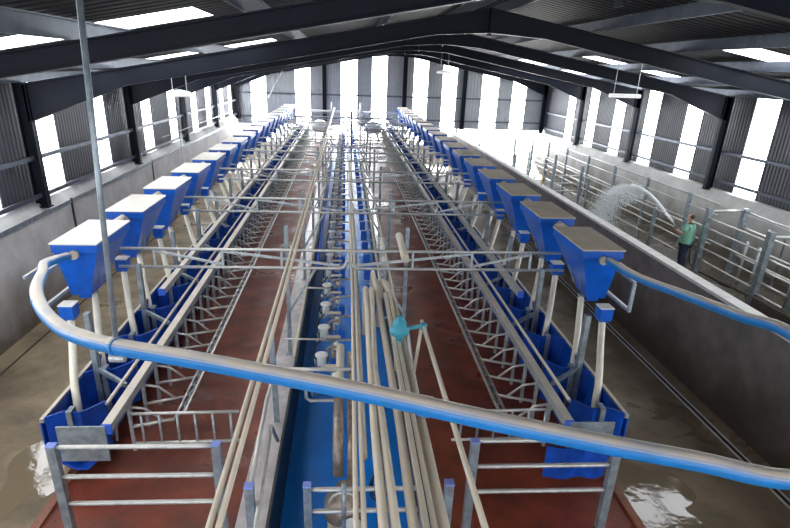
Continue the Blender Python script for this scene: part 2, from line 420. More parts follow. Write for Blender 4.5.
for s in (-1, 1):
    proto = make_hopper(s)
    cx = -4.64 if s < 0 else 4.70
    for i in range(NH):
        loc = (cx, HY0+HP*i, 2.425)
        o = proto if i == 0 else dup(proto, loc)
        o.location = loc
        o['label'] = 'blue feed hopper with %s lid in the %s row, %s from the front' % ('cream' if s < 0 else 'tan', sd(s), nth(i+1))
    # auger pipe linking hoppers
    for i in range(NH-1):
        a = HY0+HP*i+1.63; b = HY0+HP*(i+1)-.10
        tag(MB().tube([(cx, a, 2.47), (cx, b, 2.47)], .07, 12).build('auger_pipe', M_cream),
            'short cream pipe joining the %s and %s hoppers of the %s row' % (nth(i+1), nth(i+2), sd(s)), 'pipe', 'auger pipes of the %s row' % sd(s))
    # support rails running below the hoppers on the outer side
    t = thing('hopper_support', 'twin galvanised rails carrying the %s hopper row' % sd(s), 'rail frame')
    X = cx + s*.62
    for dx, z in ((0, 2.02), (.22, 2.02)):
        MB().beam((X+s*dx, HY0-.15, z), (X+s*dx, 50.4, z), .05, .05).build('rail', M_galv, t)
    for i in range(NH):
        y = HY0+1.98+HP*i
        MB().beam((X+s*.27, y, 1.98), (cx+s*.1, y, 1.98), .05, .05).build('cross_bar', M_galv, t)
    MB().beam((X+s*.02, HY0-.1, 1.98), (X+s*.02, HY0-.1, 1.42), .06, .06, up=(0,1,0)).build('hanger', M_galv, t)
    MB().beam((X+s*.02, HY0-.1, 1.45), (X+s*.02, HY0+2.1, 1.45), .06, .06).build('rail', M_galv, t)

# ------------------------------------------------------------------ drop tubes, mangers, stalls
PITCH = 1.215; NS = 34
for s in (-1, 1):
    k0 = 1 if s > 0 else 1
    cx = 4.52
    def make_drop(box):
        t = thing('drop_tube', '', 'feed tube', (0,0,0), 0, 'drop tubes of the %s row' % sd(s))
        top = 1.55 if box else 1.50
        p = smooth_path([(0,0,top), (-.07*s,-.18,1.42), (-.22*s,-.55,1.28), (-.40*s,-1.0,1.14), (-.55*s,-1.35,1.02), (-.62*s,-1.5,.86), (-.62*s,-1.54,.70)], 5)
        MB().tube(p, [.058]*(len(p)-5)+[.06,.06,.065,.065,.06], 10).build('hose', M_hose, t)
        if box:
            b = MB(); b.frustum(((-.08,-.08,.08,.08), 1.54), ((-.115,-.12,.115,.12), 1.60)); b.box((-.115,-.12,1.60),(.115,.12,1.80),.012)
            ob = b.build('outlet_box', M_blue, t)
            MB().box((-.12,-.125,1.80),(.12,.125,1.82),.005).build('box_lid', M_coping, ob)
        else:
            MB().tube([(0,0,1.44),(.0,.0,1.58)], .065, 10).build('collar', M_galvd, t)
        return t
    pb, pn = make_drop(True), make_drop(False)
    ub = un = False
    for i in range(NS):
        y = 8.85 + PITCH*i
        box = i % 2 == 0
        p = pb if box else pn
        loc = (s*(cx if box else cx+.10), y + (0 if box else .0), 0)
        lab = 'cream feed tube %s in the %s row, %s from the front' % ('below a small blue box' if box else 'from a hopper mouth', sd(s), nth(i+1))
        first = (box and not ub) or ((not box) and not un)
        if first: p.location = loc; p['label'] = lab; ub = ub or box; un = un or not box
        else: dup(p, loc, lab)
    # mangers
    t = thing('manger', '', 'manger', (0,0,0), 0, 'blue mangers of the %s row' % sd(s))
    mb = MB()
    prof = [(-.29,.97),(-.29,.55),(-.22,.25),(-.05,.14),(.12,.14),(.25,.26),(.30,.42)]
    inner = [(x+.02 if x < 0 else x-.0, z+.025) for x, z in prof]
    poly = [(-s*x if True else x, z) for x, z in prof] + [(-s*x, z+.02) for x, z in inner[::-1]]
    mb.prism(poly, .02, PITCH-.03); tr = mb.build('trough', M_manger, t)
    # bulged divider panel between neighbours
    d = MB()
    pts = smooth_path([(s*.30,.0,0),(s*.10,.16,0),(-s*.12,.14,0),(-s*.34,.42,0)], 4)
    for a, b in zip(pts[:-1], pts[1:]): d.beam((a.x,a.y,.66), (b.x,b.y,.66), .03, .74)
    dp = d.build('divider_panel', M_manger, t)
    e = MB(); e.beam((s*.02,.16,.25), (s*.02,.16,1.06), .07, .16, up=(0,1,0)); e.build('divider_post', M_galvd, dp)
    for i in range(NS+2):
        y = 6.72 + PITCH*i
        loc = (s*3.74, y, 0)
        lab = 'blue plastic manger bay in the %s row, %s from the front' % (sd(s), nth(i+1))
        if i == 0: t.location = loc; t['label'] = lab
        else: dup(t, loc, lab)
    tag(MB().beam((s*4.06, 6.68, 1.0), (s*4.06, 50.4, 1.0), .05, .06).build('manger_top_rail', M_galvtan),
        'tan top rail along the outer edge of the %s mangers' % sd(s), 'rail')
    sh = MB().box((s*4.09, 6.68, .10), (s*4.07, 50.4, .97))
    tag(sh.build('manger_back_board', M_manger), 'long blue board closing the back of the %s mangers' % sd(s), 'board')
    tag(MB().box((s*3.05, 6.26, .66), (s*3.66, 6.29, 1.19), .004).build('end_plate', M_galvd), 'grey steel end plate on the front of the %s mangers' % sd(s), 'plate')
    # head rail, inner rail and outer rail
    t = thing('head_rail', 'dusty square head rail of the %s row with blue end cap' % sd(s), 'rail')
    MB().box((s*2.99, 6.32, 1.06), (s*3.11, 51, 1.19), .006).build('beam', M_galvtan, t)
    MB().box((s*2.985, 6.29, 1.055), (s*3.115, 6.325, 1.195), .004).build('end_cap', M_cap, t)
    tag(MB().tube([(s*3.27, 6.9, 1.13), (s*3.27, 51, 1.13)], .026, 8).build('neck_rail', M_galvtan), 'thin tan rail just outside the %s head rail' % sd(s), 'rail')
    t = thing('shoulder_rail', 'higher square rail of the %s row starting behind the blue pipe, blue cap' % sd(s), 'rail')
    MB().box((s*3.46, 10.4, 1.36), (s*3.57, 51, 1.48), .006).build('beam', M_galvtan, t)
    MB().box((s*3.455, 10.37, 1.355), (s*3.575, 10.4, 1.485), .004).build('end_cap', M_cap, t)
    # stall gates
    g = thing('stall_gate', '', 'stall gate', (0,0,0), 0, 'swinging stall gates of the %s row' % sd(s))
    MB().beam((0,0,.28),(0,0,1.08), .045, .045, up=(0,1,0)).build('upright', M_galv, g)
    MB().tube([(0,0,.68),(-s*.56,.16,.70)], .024, 6).build('arm', M_galv, g)
    MB().tube([(0,.02,1.0),(-s*.18,.10,.92),(-s*.40,.14,.70)], .02, 6).build('brace', M_galv, g)
    MB().tube([(s*.02,0,.98),(s*.24,.12,.9),(s*.30,.14,.35)], .02, 6).build('neck_bar', M_galv, g)
    MB().beam((s*.06,.10,.34),(s*.10,.32,.84), .012, .12).build('paddle', M_galvd, g)
    n = 70
    for i in range(n):
        y = 7.0 + .6075*i; loc = (s*3.03, y, 0)
        lab = ('galvanised swinging stall gate of the %s row, %s from the front' % (sd(s), nth(i+1))) if i < 14 else \
              'small galvanised stall gate deeper down the %s row under the roof trusses' % sd(s)
        if i == 0: g.location = loc; g['label'] = lab
        else: dup(g, loc, lab)
    # indexing chain rail
    t = thing('chain_rail', 'long slotted chain rail over the %s maroon mat' % sd(s), 'rail')
    for dz, dx in ((.76, -.06), (.70, .07)):
        MB().beam((s*(2.40+dx), 7.2, dz), (s*(2.40+dx), 50, dz), .03, .03).build('bar', M_galvtan, t)
    ch = MB(); y = 7.35
    while y < 49.5:
        c = Vector((s*2.415, y, .70))
        pts = [c+Vector((s*(.005+.05*math.sin(a)), .14*math.cos(a), .03-.023*math.sin(a))) for a in [2*PI*q/8 for q in range(9)]]
        ch.tube(pts, .017, 4, caps=False)
        if int(y*10) % 3 == 0: ch.box((s*2.39, y-.05, .66), (s*2.44, y+.05, .74))
        y += .30
    ch.build('chain', M_galvd, t)
    # posts carrying trusses/hoppers
    for i in range(20):
        y = 8.05 + 2.275*i
        if y > 50: break
        t = thing('support_post', 'grey galvanised post behind the %s mangers, %s from the front' % (sd(s), nth(i+1)), 'post', (s*3.86, y, 0), 0, 'galvanised posts of the %s row' % sd(s))
        MB().box((-.04,-.055,-.03),(.04,.055,2.0)).build('upright', M_galvd, t)
        MB().beam((0,0,1.05),(-s*.55,-.35,.95), .05, .07).build('bracket', M_galvd, t)

# roof trusses over the parlour
for i in range(9):
    y = 10.35 + 4.53*i
    t = thing('overhead_truss', 'galvanised lattice cross beam over the parlour, %s from the front' % nth(i+1), 'truss', (0,y,0), 0, 'lattice cross beams over the parlour')
    MB().tube([(-4.15,0,2.30),(4.2,0,2.30)], .03, 8).build('top_chord', M_galv, t)
    MB().tube([(-4.22,0,1.95),(-.12,0,1.95),(-.02,.0,1.97),(.05,0,2.10),(.10,0,2.10),(.17,0,1.97),(.27,0,1.95),(4.3,0,1.95)] if i == 0 else [(-4.22,0,1.95),(4.3,0,1.95)], .03, 8).build('bottom_chord', M_galv, t)
    for x in (-3.55,-2.3,-1.2,.06,1.3,2.45,3.6):
        MB().beam((x,0,1.95),(x,0,2.30), .04, .04, up=(0,1,0)).build('strut', M_galv, t)
    for a, b in (((-3.55,2.26),(-2.3,2.0)),((-2.3,2.26),(-.1,2.0)),((3.6,2.26),(2.45,2.0)),((2.45,2.26),(.2,2.0))):
        MB().beam((a[0],.02,a[1]),(b[0],.02,b[1]), .03, .045).build('diagonal', M_galv, t)
# tall posts at the pit edges
for s in (-1, 1):
    X = -1.12 if s < 0 else 1.2
    for i in range(9):
        y = 10.55 + 4.53*i
        t = thing('pit_post', 'galvanised post at the %s edge of the pit, %s from the front' % (sd(s), nth(i+1)), 'post', (X, y, 0), 0, 'posts along the %s pit edge' % sd(s))
        MB().box((-.035,-.05,.0),(.035,.05,2.72 if i == 0 else 2.45)).build('upright', M_galvd, t)
        MB().box((-.09,-.09,.0),(.09,.09,.02)).build('foot_plate', M_galvd, t)
        MB().beam((-s*.02,0,.95),(-s*.55,.1,1.85), .035, .045).build('brace', M_galv, t)
tag(MB().beam((-1.12, 8.1, .0), (-1.16, 8.15, 1.75), .09, .07, up=(0,1,0)).build('pit_post', M_galvd), 'grey post crossing behind the big blue pipe, left of the pit', 'post')
tag(MB().tube([(1.06, 9.5, 2.42), (1.06, 10.1, 2.46), (1.05, 10.75, 2.5)], [.07,.07,.07], 12).build('vacuum_muffler', M_cream), 'short thick cream pipe clamped on first truss, right of centre', 'pipe')

# ------------------------------------------------------------------ long pipes
def pipe(pts, r, m, lab, cat='pipe', name='milk_pipe', n=10, group=None, extra=None):
    t = tag(MB().tube(pts, r, n).build(name, m), lab, cat, group); return t
pipe([(-.97,2.6,2.42),(-.97,50,2.42)], .026, M_cream, 'left one of the cream twin conduits over the left pit edge', 'conduit', 'conduit')
pipe([(-.90,2.6,2.42),(-.90,50,2.42)], .026, M_cream, 'right one of the cream twin conduits over the left pit edge', 'conduit', 'conduit')
pipe([(.10,2.6,1.9),(.13,9,1.9),(.10,50,1.9)], .026, M_cream, 'left tan conduit of the central pair along the pit', 'conduit', 'conduit')
pipe([(.17,2.6,1.9),(.19,9,1.9),(.16,50,1.9)], .026, M_cream, 'right tan conduit of the central pair along the pit', 'conduit', 'conduit')
pipe([(.35,2.6,1.9),(.33,5.2,1.9),(.37,9.4,1.9),(.37,9.6,1.82),(.37,9.62,.9)], .048, M_cream, 'cream pipe just right of the central conduits, bending down')
pipe([(.46,2.6,1.9),(.42,5.3,1.9),(.39,6.5,1.9),(.47,9.4,1.9),(.47,9.6,1.8),(.47,9.62,.9)], .045, M_cream, 'cream pipe slightly kinked, third line right of centre')
pipe([(.60,2.6,1.84),(.62,5.3,1.84),(.57,9.3,1.84),(.55,10.6,1.78),(.55,10.7,.8)], .05, M_cream, 'cream pipe left of the broad tan box channel')
t = thing('cable_channel', 'broad tan box channel right of the cream pipes', 'channel')
MB().box((.68,2.6,1.83),(.80,9.2,1.92),.005).build('channel', M_cream, t)
MB().box((.735,2.6,1.921),(.742,9.2,1.926)).build('seam', M_dark, t)
pipe([(.88,2.6,1.8),(.88,5.3,1.8),(.84,9.0,1.8),(.73,10.2,1.75),(.70,10.6,1.6),(.70,10.65,.6)], .055, M_cream, 'thick cream pipe, rightmost of the central bundle')
pipe([(1.0,4.0,1.3),(1.02,7.5,1.35),(1.1,9.0,1.3)], .03, M_galv, 'thin grey pipe over right pit edge beside post')
t = thing('hand_rail', 'tan sloping handrail right of the pit in front', 'handrail')
MB().tube([(1.22,2.6,1.88),(1.20,8.0,1.9)], .032, 10).build('top_tube', M_cream, t)
MB().tube([(1.20,7.95,1.9),(1.12,8.0,1.0)], .028, 10).build('leg', M_cream, t)
MB().lathe((1.20,7.8,1.85), [(.045,0),(.055,.02),(.055,.08),(.045,.1)]).build('clamp', M_teal, t)
# curved feed pipe in the foreground: one continuous loop from left hopper to right hopper
fp = smooth_path([(-4.72,9.53,2.40),(-4.55,8.5,2.62),(-4.03,7.42,2.86),(-3.50,6.24,3.07),(-3.02,5.42,3.17),(-2.58,4.85,3.24),(-2.24,4.52,3.30),(-1.86,4.24,3.36),
                  (-1.1,3.91,3.40),(-.32,3.62,3.40),(.25,3.43,3.38),(.93,3.23,3.32),(1.74,3.10,3.20),(2.40,2.99,3.12),(3.02,2.92,3.02),(3.9,3.1,2.96),
                  (4.6,3.9,3.0),(4.81,5.28,3.0),(4.82,6.08,2.85),(4.80,7.2,2.68),(4.77,8.4,2.5),(4.77,9.53,2.42)], 8)
t = thing('feed_pipe', 'large curved blue feed pipe sweeping across the foreground between both hopper rows', 'pipe')
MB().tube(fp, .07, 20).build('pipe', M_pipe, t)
for p, d in ((Vector((.56,3.34,3.35)), Vector((.95,-.29,-.07))), (Vector((-1.86,4.24,3.36)), Vector((.75,-.6,.2))), (Vector((-3.2,5.7,3.13)), Vector((.5,-.84,.15)))):
    d.normalize(); MB().tube([p-d*.045, p+d*.045], .076, 20).build('pipe_clamp', M_pipe, t)
pl = thing('hanger_pole', 'slim galvanised pole from the roof holding the blue pipe on the left', 'pole')
MB().tube([(-1.86,4.26,3.30),(-1.69,4.24,6.35)], .021, 12).build('pole', M_galvd, pl)
MB().tube([(-1.92,4.25,3.25),(-1.80,4.25,3.25)], .04, 10).build('foot_clamp', M_galv, pl)

# regulator
t = thing('vacuum_regulator', 'teal bulbous vacuum regulator on a cream pipe stub', 'regulator', (.78,7.30,1.95))
K = 1.15
MB().lathe((0,0,0), [(r*K,z*K) for r, z in [(.04,-.14),(.045,0),(.06,.02),(.11,.06),(.125,.09),(.125,.13),(.08,.15),(.09,.17),(.08,.23),(.045,.25),(.035,.30)]], 18).build('housing', M_teal, t)
MB().lathe((0,0,-.32), [(.055,-.2),(.06,.12),(.05,.15)], 14).build('pipe_stub', M_cream, t)
MB().tube([(.05,0,.14),(.30,.1,.14)], .03, 10).build('side_outlet', M_teal, t)

# ------------------------------------------------------------------ front gates
def gate_frame(s):
    t = thing('front_gate', 'three rail galvanised front gate closing the %s standing' % sd(s), 'gate', (0,5.6,0))
    x0 = -3.36 if s < 0 else 3.37; x1 = -1.50 if s < 0 else 1.58
    for x in (x0, x1):
        po = MB().box((x-.05,-.045,-.02),(x+.05,.045,1.39)).build('post', M_galvd, t)
        MB().box((x-.055,-.05,1.39),(x+.055,.05,1.41),.004).build('post_cap', M_lcap, po)
    a, b = min(x0,x1)+.05, max(x0,x1)-.05
    for z in ((1.37,.95,.55) if s < 0 else (1.40,1.02,.63)):
        MB().tube([(a,0,z),(a+.06,0,z),(b-.06,0,z),(b,0,z)], [.022,.03,.03,.022], 10).build('rail', M_galv, t)
    return t
gate_frame(-1); gate_frame(1)
for s in (-1, 1):
    t = thing('ladder_gate', 'small barred gate behind the %s front gate' % sd(s), 'gate', (0,6.75,0))
    xa, xb = (-2.9,-1.45) if s < 0 else (1.55,3.0)
    for z in (.58, 1.06): MB().tube([(xa,0,z),(xb,0,z+.03)], .022, 8).build('rail', M_galv, t)
    for k in range(6):
        x = xa+.12+k*(xb-xa-.24)/5
        MB().tube([(x,0,.58),(x,0,1.08)], .018, 8).build('bar', M_galv, t)
# curtain of blue sheet at the right row's front
t = MB(); pts = smooth_path([(2.75,6.22,0),(3.0,6.15,0),(3.25,6.2,0),(3.45,6.15,0),(3.62,6.22,0)], 5)
for a, b in zip(pts[:-1], pts[1:]): t.beam((a.x,a.y,.60),(b.x,b.y,.60), .02, .50)
tag(t.build('splash_sheet', M_manger), 'dark blue hanging splash sheet at the front of the right mangers', 'sheet')
# pit front fence
t = thing('pit_gate', 'low two rail galvanised gate at the front end of the pit', 'gate', (0,5.25,0))
for x in (-.42, .95):
    po = MB().box((x-.045,-.045,-.9),(x+.045,.045,1.06)).build('post', M_galvd, t)
    MB().box((x-.05,-.05,1.06),(x+.05,.05,1.08),.004).build('post_cap', M_lcap, po)
for z in (1.0,.68): MB().tube([(-.37,0,z),(-.3,0,z),(.88,0,z)], [.022,.03,.03], 10).build('rail', M_galv, t)
MB().tube([(.0,-.04,.3),(.0,-.04,1.12)], .028, 8).build('bar', M_galvd, t)
for x, lab in ((-1.08,'grey post with lilac cap left of the pit gate'), (1.23,'grey post with lilac cap right of the pit gate')):
    t = thing('rail_post', lab, 'post', (x,5.25,0))
    MB().box((-.05,-.05,0),(.05,.05,1.06)).build('post', M_galvd, t); MB().box((-.055,-.055,1.06),(.055,.055,1.085),.004).build('post_cap', M_lcap, t)
for x, q in ((-1.12,'outer'), (-1.02,'inner')):
    tag(MB().tube([(x+.03,5.3,.95),(x+.02,7.0,1.12),(x,7.9,1.0)] if q == 'outer' else [(x+.05,4.4,.7),(x+.02,6.6,.95),(x,7.3,.2)], .03, 8).build('pit_edge_rail', M_galv),
        '%s pale tube sloping along the left pit edge behind capped post' % q, 'rail')

# ------------------------------------------------------------------ milking pit machinery
def make_unit():
    t = thing('milking_unit', '', 'milking unit', (0,0,0), 0, 'milking units in the pit')
    jar = MB().lathe((0,0,.02), [(.05,0),(.085,.03),(.09,.20),(.06,.24)], 12).build('jar', M_glass, t)
    MB().lathe((0,0,.26), [(.10,0),(.125,.01),(.125,.035),(.06,.055)], 14).build('lid', M_white, jar)
    MB().lathe((.20,.05,.0), [(.05,0),(.06,.02),(.06,.16),(.04,.18)], 12).build('pulsator', M_blue, t)
    MB().beam((-.16,0,-.02),(.62,.02,-.02), .04, .04).build('bracket', M_galv, t)
    MB().tube(smooth_path([(0,-.05,.1),(-.14,-.16,-.05),(-.2,-.1,-.35),(-.12,.05,-.5)], 4), .014, 6).build('tube', M_black, t)
    c = MB()
    for dx, dy in ((-.04,-.04),(.04,-.04),(-.04,.04),(.04,.04)): c.tube([(-.14+dx,.06+dy,-.62),(-.14+dx*1.4,.06+dy*1.4,-.45)], .022, 6)
    c.build('teat_cups', M_galv, t)
    MB().box((.3,-.05,.04),(.42,.10,.24),.015).build('control_box', M_blue, t)
    MB().box((.06,-.30,.16),(.34,-.20,.20),.01).build('cover_plate', M_cream, t)
    MB().tube([(.10,.35,-.03),(.10,.35,.22),(.16,.35,.27),(.30,.35,.27)], .03, 8).build('elbow_pipe', M_steelp, t)
    MB().lathe((.26,-.42,-.02), [(.04,0),(.06,.02),(.06,.14),(.03,.17)], 10).build('filter_bowl', M_white, t)
    return t
u = make_unit()
for i in range(34):
    y = 9.3 + PITCH*i; loc = (-.42, y, .35)
    lab = 'milking unit with round white lid in the pit, %s from the front' % nth(i+1)
    if i == 0: u.location = loc; u['label'] = lab
    else: dup(u, loc, lab)
# second line on the right of the pit
def make_unit2():
    t = thing('meter_unit', '', 'milk meter', (0,0,0), 0, 'milk meters on right of pit')
    MB().box((-.09,-.08,0),(.09,.08,.30),.02).build('box', M_blue, t)
    MB().lathe((0,.20,.02), [(.04,0),(.055,.02),(.055,.2),(.03,.23)], 10).build('bowl', M_white, t)
    MB().beam((-.1,.05,-.03),(.40,.05,-.03), .04, .04).build('bracket', M_galv, t)
    return t
u = make_unit2()
for i in range(32):
    y = 11.3 + PITCH*i; loc = (.58, y, .5)
    lab = 'blue milk meter box right of the pit centre, %s from the front' % nth(i+1)
    if i == 0: u.location = loc; u['label'] = lab
    else: dup(u, loc, lab)
pipe([(-.22,8.6,.28),(-.22,49,.28)], .04, M_steelp, 'brown steel milk line under the milking units')
pipe([(.30,7.0,.10),(.30,49,.10)], .055, M_cream, 'cream vacuum line low along the pit centre')
pipe([(.78,10.9,1.15),(.80,49,1.15)], .03, M_galv, 'grey line along the right side of the pit at hip height')
pipe([(.92,9.5,1.6),(.95,49,1.6)], .024, M_cream, 'thin tan pipe over the right pit edge under the trusses')
pipe([(-.86,8.6,.95),(-.86,49,.95)], .024, M_cream, 'tan rail along the left pit edge at hip height')
pipe([(-.70,13.5,.9),(-.72,49,.9)], .03, M_cap, 'long blue line along the left of the milking units')
# vertical steel pipes and pump near the pit gate
pipe([(-.08,7.2,1.0),(-.08,6.6,.95),(-.08,6.35,.7),(-.08,6.3,.35)], .075, M_steelp, 'thick brown pipe elbow above the milk pump', 'pipe', 'pump_pipe')
pipe([(-.07,8.9,1.0),(-.08,7.2,1.0)], .07, M_cream, 'pale thick pipe running to the pump elbow', 'pipe', 'pump_pipe')
pipe([(.10,9.0,.8),(.10,6.3,.75),(.10,6.2,.3)], .06, M_steelp, 'dark brown pipe beside the pump elbow', 'pipe', 'pump_pipe')
t = thing('milk_pump', 'grimy milk pump with flange behind the pit gate', 'pump', (0,6.1,-.5))
MB().lathe((0,0,.3), [(.20,0),(.26,.05),(.26,.3),(.12,.4),(.1,.55)], 18).build('housing', M_steelp, t)
MB().box((-.22,-.25,-.4),(.26,.25,.3),.02).build('base', M_cream, t)
MB().lathe((.12,-.42,.4), [(.16,0),(.17,.08),(.12,.16)], 16).build('cover', M_white, t)
ring = MB(); ring.tube([(.0+.2*math.cos(a), -.12, .62+.2*math.sin(a)) for a in [2*PI*k/16 for k in range(17)]], .02, 6); ring.build('flange', M_galv, t)
t = thing('hose_reel', 'black coiled hoses hanging in the pit right of the pump', 'hose', (.48,6.2,.2))
for k in range(3):
    MB().tube([(.02*k+.13*math.cos(a), .05*k, .22*math.sin(a)) for a in [2*PI*q/20 for q in range(21)]], .012, 6).build('hose_loop', M_black, t)
# small cross rails over the left side of the pit
t = thing('cross_rail', 'pale horizontal tube with hanging loop left over the pit', 'rail', (0,8.0,0))
MB().tube([(-1.15,0,1.05),(.12,0,1.05)], .035, 10).build('tube', M_galv, t)
MB().tube([(-.62,0,1.05),(-.62,0,.52),(-.56,0,.47),(-.1,0,.47)], .028, 10).build('loop', M_galv, t)
tag(MB().tube([(-1.1,9.3,.95),(-.35,9.3,.95)], .02, 8).build('cross_rail', M_galv), 'thin horizontal tube beyond the hanging loop left of pit', 'rail')
tag(MB().tube([(-1.0,11.9,.95),(-.35,11.9,.95)], .02, 8).build('cross_rail', M_galv), 'thin horizontal tube over the pit past first truss', 'rail')
# far end machinery
for x, n_ in ((-2.0,'left'), (2.2,'right')):
    t = thing('covered_tank', 'white covered tank at the far end of the %s standing' % n_, 'tank', (x,47.5,0))
    MB().lathe((0,0,.7), [(.3,0),(.62,.1),(.75,.4),(.6,.75),(.2,.95)], 20).build('tank', M_white, t)
    for dx, dy in ((-.4,-.4),(.4,-.4),(-.4,.4),(.4,.4)): MB().tube([(dx,dy,0),(dx,dy,.9)], .04, 6).build('leg', M_galv, t)
tag(MB().box((.35,44.0,-.9),(.50,44.15,2.6)).build('blue_post', M_blue), 'upright blue post at the far end right of pit centre', 'post')
t = thing('end_portal', 'thin galvanised goalpost frame closing the far parlour end', 'frame', (0,49.6,0))
MB().tube([(-4.4,0,2.2),(4.4,0,2.2)], .05, 8).build('cross_bar', M_galv, t)
for x in (-4.4,-1.2,1.2,4.4): MB().tube([(x,0,0),(x,0,2.9 if abs(x) < 2 else 2.2)], .05, 8).build('upright', M_galv, t)

U = .76
for o in set(bpy.data.objects) - BEFORE:
    if o.parent is None:
        o.location = (o.location.x*U, o.location.y*U, o.location.z*U + 1.32); o.scale = (U,U,U)

# ------------------------------------------------------------------ floor drains and left wall details
tag(MB().box((6.22,5,.0),(6.25,36,.012)).build('drain_lip', M_coping), 'pale outer lip of the floor drain by the dividing wall', 'drain')
tag(MB().box((6.32,5,.0),(6.35,36,.012)).build('drain_lip', M_coping), 'inner pale lip of the drain close under the dividing wall', 'drain')
MB().box((6.25,5,.0),(6.32,36,.003)).build('trim_10', M_dark, kind='structure')
tag(MB().box((-6.45,5,.0),(-6.42,36,.012)).build('drain_lip', M_dark), 'dark drain lip along the left wall foot', 'drain')
for y, lab in ((14.5,'black strap running down the left wall near the first hoppers'),(20.9,'dark conduit down the left wall beyond the second hopper')):
    tag(MB().box((-6.86,y,1.0),(-6.82,y+.06,2.3)).build('wall_strap', M_black), lab, 'strap')
tag(MB().tube([(-6.7,22.0,2.95),(-6.7,36,2.95)], .02, 6).build('wall_cable', M_galv), 'thin pale cable strung along the left wall windows', 'cable')
tag(MB().tube([(-6.6,24.0,.0),(-6.6,24.0,2.9)], .03, 6).build('wall_pipe', M_galv), 'slim upright pipe by the left wall past the lamp', 'pipe')

def puddle(cx, cy, rx, ry, lab, seed):
    rnd = random.Random(seed); n = 40; ph = [rnd.uniform(0, 6) for _ in range(4)]; poly = []
    for k in range(n):
        a = 2*PI*k/n; r = 1+.22*math.sin(2*a+ph[0])+.14*math.sin(5*a+ph[1])+.08*math.sin(9*a+ph[2])
        poly.append((cx+rx*r*math.cos(a), cy+ry*r*math.sin(a)))
    tag(MB().prism(poly, .001, .004, 'Z').build('puddle', M_puddle), lab, 'puddle')
puddle(-4.3, 7.2, .45, 1.2, 'shiny puddle on the left passage floor beside the front gate', 1)
puddle(4.3, 6.0, .7, .8, 'shiny puddle on the right passage floor beside the front gate', 2)
puddle(-4.6, 11.5, .5, 1.6, 'wet patch below the first feed tubes on the left passage floor', 3)

# ------------------------------------------------------------------ right hand passage
X1 = 10.78; X2 = 11.9
def fence(x, ya, yb, zs, posts, lab, grp, h=1.45, zb=0):
    t = thing('rail_fence', lab, 'fence', (x,0,0), 0, grp)
    for z in zs: MB().tube([(0,ya,z),(0,yb,z)], .028, 8).build('rail', M_galv, t)
    for y in posts: MB().box((-.05,y-.06,zb),(.05,y+.06,h)).build('post', M_galvd, t)
fence(X1, 17.2, 36.5, (.35,.78,1.30), [18.9+2.95*k for k in range(6)], 'long galvanised rail fence behind the person, nearer passage row', 'passage fences', 1.35)
fence(X2, 17.2, 37.5, (.55,1.0,1.5,1.85), [18.9+2.95*k for k in range(7)], 'galvanised rail fence closer to the right wall', 'passage fences', 1.9)
t = thing('holding_pen', 'tall galvanised pen frame with rails beside the person', 'pen', (0,0,0))
for x, y in ((X1,13.35),(X1,16.0),(X2,16.0),(X2,13.35)):
    MB().box((x-.07,y-.08,0),(x+.07,y+.08,2.0)).build('post', M_galvd, t)
for z in (.45,.80,1.12,1.42,1.72): MB().tube([(X1,13.35,z),(X1,16.0,z)], .028, 8).build('rail', M_galv, t)
for z in (.6,1.0,1.45,1.9): MB().tube([(X2,9.0,z),(X2,16.0,z)], .028, 8).build('rail', M_galv, t)
MB().tube([(X1,16.0,1.9),(X2,16.0,1.95)], .045, 8).build('cross_bar', M_galv, t)
MB().tube([(X1,13.35,1.85),(X2+.9,13.35,1.9)], .045, 8).build('cross_bar', M_galv, t)
t = thing('race_gate', 'galvanised sheeted gate at the right edge of the photo', 'gate', (X1,0,0))
MB().box((-.03,10.8,.35),(.03,12.2,1.35)).build('sheet', M_galvd, t)
for z in (.35,.68,1.0,1.32): MB().tube([(0,10.0,z),(0,13.3,z)], .03, 8).build('rail', M_galv, t)
MB().tube([(0,12.25,.2),(0,12.25,1.45)], .035, 8).build('bar', M_galvd, t)
MB().tube([(0,10.1,.2),(0,10.1,1.45)], .035, 8).build('bar', M_galvd, t)
tag(MB().box((X1-.12,9.0,0),(X1+.12,13.2,.30)).build('concrete_upstand', M_concd), 'low mossy concrete upstand under the race gate', 'kerb')
t = thing('short_gate', 'small gate panel standing right behind the person', 'gate', (X1-.02,16.55,0))
MB().box((-.03,-.16,.1),(.03,.16,1.25)).build('panel', M_galvd, t)
MB().tube([(0,.3,0),(0,.3,1.45)], .04, 8).build('post', M_galv, t)
for k, (x, y) in enumerate(((X2+.35,14.6),(X2+.35,15.3),(X2-.55,14.3),(X2-.5,14.9))):
    tag(MB().tube([(x,y,0),(x,y,1.45),(x-.08,y-.1,1.55),(x-.2,y-.3,1.55)] if k < 2 else [(x,y,0),(x,y,1.3)], .035, 8).build('pen_upright', M_galv),
        ['bent pale upright beyond the pen, nearer one','bent pale upright beyond the pen, farther one','straight short upright inside the pen, nearer one','straight short upright inside the pen, farther one'][k], 'upright')
